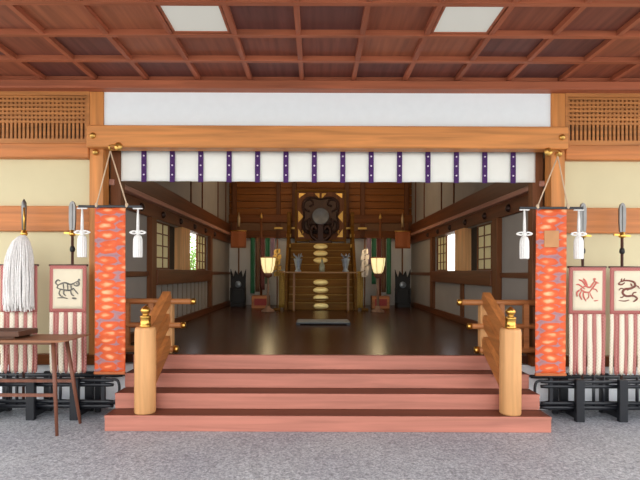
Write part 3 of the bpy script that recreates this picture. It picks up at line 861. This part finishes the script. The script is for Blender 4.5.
# offering table in front
ot = thing('offering_table', (0, 11.0, FZ), 'slender dark offering table with a pale edge, in front of the stepped altar', 'table')
link('table_top', MB().box(-.90, .84, 10.86, 11.16, 1.475, 1.505, .004), wood('offering_table_wood', (158, 116, 70), 'x'), ot)
for x in (-.62, .62):
    for y in (10.89, 11.13):
        link('leg', MB().box(x-.018, x+.018, y-.018, y+.018, FZ+.03, 1.475), wood('offering_leg_wood', (140, 96, 56), 'z'), ot)
    link('foot_rail', MB().box(x-.022, x+.022, 10.84, 11.18, FZ, FZ+.03), W_altar, ot)
link('stretcher', MB().box(-.62, .62, 11.115, 11.135, .85, .88), W_altar, ot)
def vase(x, y, z, label, mat, sc_=1.0):
    t = thing('offering_vase', (x, y, z), label, 'vase', 'silver vases on the offering table')
    p = [(.07, 0), (.075, .02), (.05, .05), (.055, .1), (.075, .18), (.085, .24), (.10, .29), (.10, .30), (.075, .30), (.05, .26)]
    link('vase_body', MB().lathe([(r*sc_, h*sc_) for r, h in p], (x, y, z), 18), mat, t)
    g = MB()
    for i in range(9):
        a = 2*PI*i/9
        g.tube(smooth_line([(x+.02*math.cos(a), y+.02*math.sin(a), z+.24*sc_), (x+.05*math.cos(a), y+.05*math.sin(a), z+.33*sc_), (x+.11*math.cos(a), y+.11*math.sin(a), z+(.36+.03*(i % 3))*sc_)]), [.012]*12+[.004], 5)
    link('sprig', g, M_silver, t)
vase(-.53, 11.0, 1.505, 'silver vase with sprigs on the left of the offering table', M_silver)
vase(.56, 11.0, 1.505, 'silver vase with sprigs on the right of the offering table', M_silver)
bt = thing('sake_flask', (.02, 11.0, 1.505), 'pale stoppered flask standing in the middle of the offering table', 'flask')
link('flask_body', MB().lathe([(.05, 0), (.065, .03), (.068, .12), (.05, .18), (.025, .22), (.022, .27), (.03, .28)], (.02, 11.0, 1.505), 18), plain('celadon', (150, 152, 128), .35), bt)
link('stopper', MB().lathe([(.02, .28), (.03, .30), (.02, .325), (.001, .335)], (.02, 11.0, 1.505), 12), M_gold, bt)

# paper streamer wand (right) and gilt wand (left)
def wand(x, mat, label, zig):
    t = thing('streamer_wand', (x, 11.30, FZ), label, 'wand')
    link('wand_base', MB().box(x-.08, x+.08, 11.21, 11.335, FZ, FZ+.06, .01), W_altar, t)
    link('wand_pole', MB().tube([(x, 11.30, FZ+.06), (x, 11.30, 2.28)], .016, 8), W_darkz, t)
    for s in (-1, 1):
        m_ = MB()
        for i in range(5):
            za = 2.05-i*.13; xo = x+s*(.03+.012*(i % 2)*2)
            m_.prism([(xo-.045, za-.15), (xo+.045, za-.11), (xo+.045, za), (xo-.045, za-.04)], 11.27-.004*i, 11.274-.004*i)
        link('paper_streamer', m_, mat, t)
wand(1.03, plain('white_paper', (214, 202, 192), .9), 'wand with zigzag white paper streamers right of the altar', True)
wand(-1.03, M_ochre, 'wand with zigzag gilded streamers left of the altar', True)

# five-coloured silk banner stands
def silk_stand(s, label):
    x = s*1.50; y = 12.1
    t = thing('silk_banner_stand', (x, y, FZ), label, 'banner stand', 'five-coloured silk stands')
    b = link('stand_base', MB().box(x-.22, x+.22, y-.16, y+.16, FZ, FZ+.31, .01), W_railx, t)
    link('base_panel', MB().box(x-.15, x+.15, y-.168, y-.158, FZ+.07, FZ+.24), M_red, b, label='red base panel')
    link('pole', MB().tube([(x, y, FZ+.31), (x, y, 2.84)], .03, 10), W_darkz, t)
    link('crossbar', MB().tube([(x-.36, y, 2.36), (x+.36, y, 2.36)], .018, 8), W_darkz, t)
    link('pole_tip', MB().lathe([(.03, 2.84), (.045, 2.87), (.03, 2.92), (.001, 3.0)], (x, y, 0), 12), M_gold, t)
    for i, (m_, zl) in enumerate(((M_green, .95), (M_umberc, 1.0), (M_maroon, 1.05), (M_green, 1.2), (M_violet, 1.7))):
        xa = x+s*(.21-i*.125); ph = i*1.3
        link('silk_strip', MB().grid(lambda u, v: Vector((xa-.055+.11*u, y-.045+.012*math.sin(ph+u*5+v*2), zl+(2.35-zl)*v)), 6, 10), m_, t, thick=.004,
             label=('green', 'brown', 'maroon', 'green', 'mauve')[i]+' silk strip')
silk_stand(-1, 'stand of green, brown and maroon silk strips left of the altar')
silk_stand(1, 'stand of green, brown and maroon silk strips right of the altar')

# lanterns
W_lpole = wood('lantern_pole_wood', (150, 116, 92), 'z')
def lantern(x, label):
    y = 10.9
    t = thing('standing_lantern', (x, y, FZ), label, 'lantern', 'lit standing lanterns')
    link('base', MB().lathe([(.15, FZ), (.15, FZ+.03), (.12, FZ+.05), (.06, FZ+.08), (.05, FZ+.14)], (x, y, 0), 20), W_lpole, t)
    link('pole', MB().tube([(x, y, FZ+.12), (x, y, 1.47)], .03, 10), W_lpole, t)
    link('collar', MB().lathe([(.03, 1.36), (.09, 1.40), (.10, 1.44), (.085, 1.465), (.03, 1.47)], (x, y, 0), 18), W_tableg, t)
    k = 24
    sh = MB().lathe([(.085, 1.475), (.115, 1.52), (.15, 1.66), (.17, 1.82), (.16, 1.825), (.12, 1.825)], (x, y, 0), k)
    sd = link('lamp_shade', sh, M_shade, t, label='glowing cream paper shade')
    r = MB()
    for i in range(6):
        a = 2*PI*i/6+.2; ca, sa = math.cos(a), math.sin(a)
        r.tube([(x+.088*ca, y+.088*sa, 1.475), (x+.118*ca, y+.118*sa, 1.52), (x+.153*ca, y+.153*sa, 1.66), (x+.173*ca, y+.173*sa, 1.825)], .006, 5)
    r.lathe([(.174, 1.815), (.178, 1.825), (.174, 1.838), (.165, 1.838), (.165, 1.815)], (x, y, 0), k)
    link('shade_rib', r, W_railx, sd)
    L = bpy.data.lights.new('lantern_bulb', 'POINT'); L.energy = LANT; L.color = (1.0, .78, .46); L.shadow_soft_size = .12
    o = bpy.data.objects.new('lantern_bulb', L); COL.objects.link(o); o.parent = t; o.location = (0, -.02, 2.0-FZ)
LANT = 8
lantern(-1.205, 'lit cream standing lantern left of the offering table')
lantern(1.29, 'lit cream standing lantern right of the offering table')

# black stands with rust brocade flag on a pole
def emblem_stand(x, label):
    y = 12.5
    t = thing('emblem_stand', (x, y, FZ), label, 'stand', 'black emblem stands')
    link('stand_base', MB().box(x-.17, x+.17, y-.2, y+.2, FZ, FZ+.10, .01), M_blackm, t)
    link('stand_body', MB().prism([(x-.14, FZ+.10), (x+.14, FZ+.10), (x+.13, FZ+.45), (x-.13, FZ+.45)], y-.12, y+.12), M_blackm, t)
    for s in (-1, 1):
        link('arm', MB().box(x+s*.165-.025, x+s*.165+.025, y-.16, y+.1, FZ+.10, FZ+.5, .01), M_blackm, t)
    cr = [(x-.19, FZ+.45), (x+.19, FZ+.45), (x+.2, FZ+.98), (x+.12, FZ+.76), (x+.08, FZ+.94), (x, FZ+.82), (x-.08, FZ+.94), (x-.12, FZ+.76), (x-.2, FZ+.98)]
    bk = link('crown_back', MB().prism(cr, y-.03, y+.03), M_blackm, t)
    link('white_disc', MB().lathe([(.085, 0), (.085, .01), (.07, .025), (.001, .03)], (x, y-.03, FZ+.58), 20, 'y'), M_silver, bk, label='pale round disc')
    link('pole', MB().tube([(x, y+.06, FZ+.12), (x, y+.06, 2.75)], .02, 8), W_darkz, t)
    link('spear_tip', MB().tube([(x, y+.06, 2.68), (x, y+.06, 2.9), (x, y+.06, 3.06)], [.03, .04, .004], 10), plain('pale_gilt', (206, 176, 130), .4, .6), t)
    link('brocade_flag', MB().grid(lambda u, v: Vector((x-.2+.40*u, y-.0+.012*math.sin(u*9), 2.12+.44*v)), 14, 6), M_rust, t, thick=.006, label='rust brown brocade flag')
    link('flag_bar', MB().tube([(x-.215, y+.01, 2.57), (x+.215, y+.01, 2.57)], .016, 8), M_gold, t)
emblem_stand(-2.14, 'black pointed stand with pale disc and rust brocade flag, by the left hall wall')
emblem_stand(2.14, 'black pointed stand with pale disc and rust brocade flag, by the right hall wall')

# low prayer platform on the hall floor
pp = thing('prayer_platform', (0.02, 8.45, FZ), 'low black kneeling platform with grey mat top in the middle of the hall floor', 'platform')
link('platform_frame', MB().box(-.46, .48, 8.2, 8.7, FZ+.015, FZ+.04, .005), M_black, pp)
link('mat', MB().box(-.44, .46, 8.21, 8.69, FZ+.04, FZ+.052, .004), M_mat, pp)
for x in (-.42, .44):
    link('foot', MB().box(x-.03, x+.03, 8.22, 8.68, FZ, FZ+.015), M_black, pp)

# a leafy shrub outside the left windows
sh = thing('garden_shrub', (-4.1, 15.6, 0), 'pale green leafy shrub outside the half-open left window', 'shrub')
sm_ = MB()
for i in range(5):
    sm_.tube(smooth_line([(-4.1, 15.6, 0), (-4.1+random.uniform(-.2, .2), 15.6+random.uniform(-.5, .5), 1.0), (-4.1+random.uniform(-.4, .4), 15.6+random.uniform(-1.2, 1.2), 2.0)]), .02, 6)
link('stem', sm_, W_tableg, sh)
lv = MB()
for i in range(2200):
    c = Vector((-4.1+random.gauss(0, .3), 15.6+random.gauss(0, .9), min(2.6, max(.2, 1.5+random.gauss(0, .55)))))
    a = Vector((random.gauss(0, 1), random.gauss(0, 1), random.gauss(0, 1))).normalized()*.06
    b = a.cross(Vector((random.gauss(0, 1), random.gauss(0, 1), random.gauss(0, 1)))).normalized()*.025
    lv.add([c-a, c+b, c+a, c-b], [(0, 1, 2, 3)])
link('foliage', lv, M_leaf, sh, kind='stuff')

# ------------------------------------------------------------------ light
w = bpy.data.worlds.new('World'); S.world = w; w.use_nodes = True
nt = w.node_tree; bg = nt.nodes['Background']
sky = nt.nodes.new('ShaderNodeTexSky'); sky.sky_type = 'NISHITA'; sky.sun_disc = False
sky.sun_elevation = math.radians(48); sky.sun_rotation = math.radians(200)
mix = nt.nodes.new('ShaderNodeMix'); mix.data_type = 'RGBA'; mix.inputs[0].default_value = 0.82
mix.inputs[7].default_value = (1.0, 0.985, 0.95, 1)
sc_n = nt.nodes.new('ShaderNodeVectorMath'); sc_n.operation = 'SCALE'; sc_n.inputs['Scale'].default_value = 0.25
nt.links.new(sky.outputs[0], sc_n.inputs[0]); nt.links.new(sc_n.outputs[0], mix.inputs[6])
nt.links.new(mix.outputs[2], bg.inputs['Color'])
bg.inputs['Strength'].default_value = 3.0

# warm fill lamps added to brighten the altar end, out of view behind the valance
def hall_fill_lamp(x, y, e, label):
    t = thing('hall_fill_lamp', (x, y, 4.35), label, 'lamp', 'added fill lamps on the hall ceiling')
    link('fill_lamp_body', MB().lathe([(.12, 4.30), (.14, 4.32), (.14, 4.35)], (x, y, 0), 18), M_gold, t)
    L = bpy.data.lights.new('fill_lamp_light', 'POINT'); L.energy = e; L.color = (1.0, .8, .55); L.shadow_soft_size = .15
    o = bpy.data.objects.new('fill_lamp_light', L); COL.objects.link(o); o.parent = t; o.location = (0, 0, -.25)
hall_fill_lamp(-1.0, 10.6, 32, 'added warm fill lamp on the hall ceiling, out of view, left of the altar')
hall_fill_lamp(1.0, 10.6, 32, 'added warm fill lamp on the hall ceiling, out of view, right of the altar')

# ------------------------------------------------------------------ camera
cam = bpy.data.cameras.new('Camera'); co = bpy.data.objects.new('Camera', cam); COL.objects.link(co)
co.location = (-0.117, 0, 1.5); co.rotation_euler = (PI/2, -0.0035, 0)
cam.sensor_width = 36; cam.lens = 27
cam.shift_x = 4/640; cam.shift_y = 32/640
cam.clip_end = 200
S.camera = co
S.view_settings.view_transform = 'Standard'; S.view_settings.look = 'None'
S.view_settings.gamma = 1; S.view_settings.use_curve_mapping = False
S.view_settings.exposure = 0.0
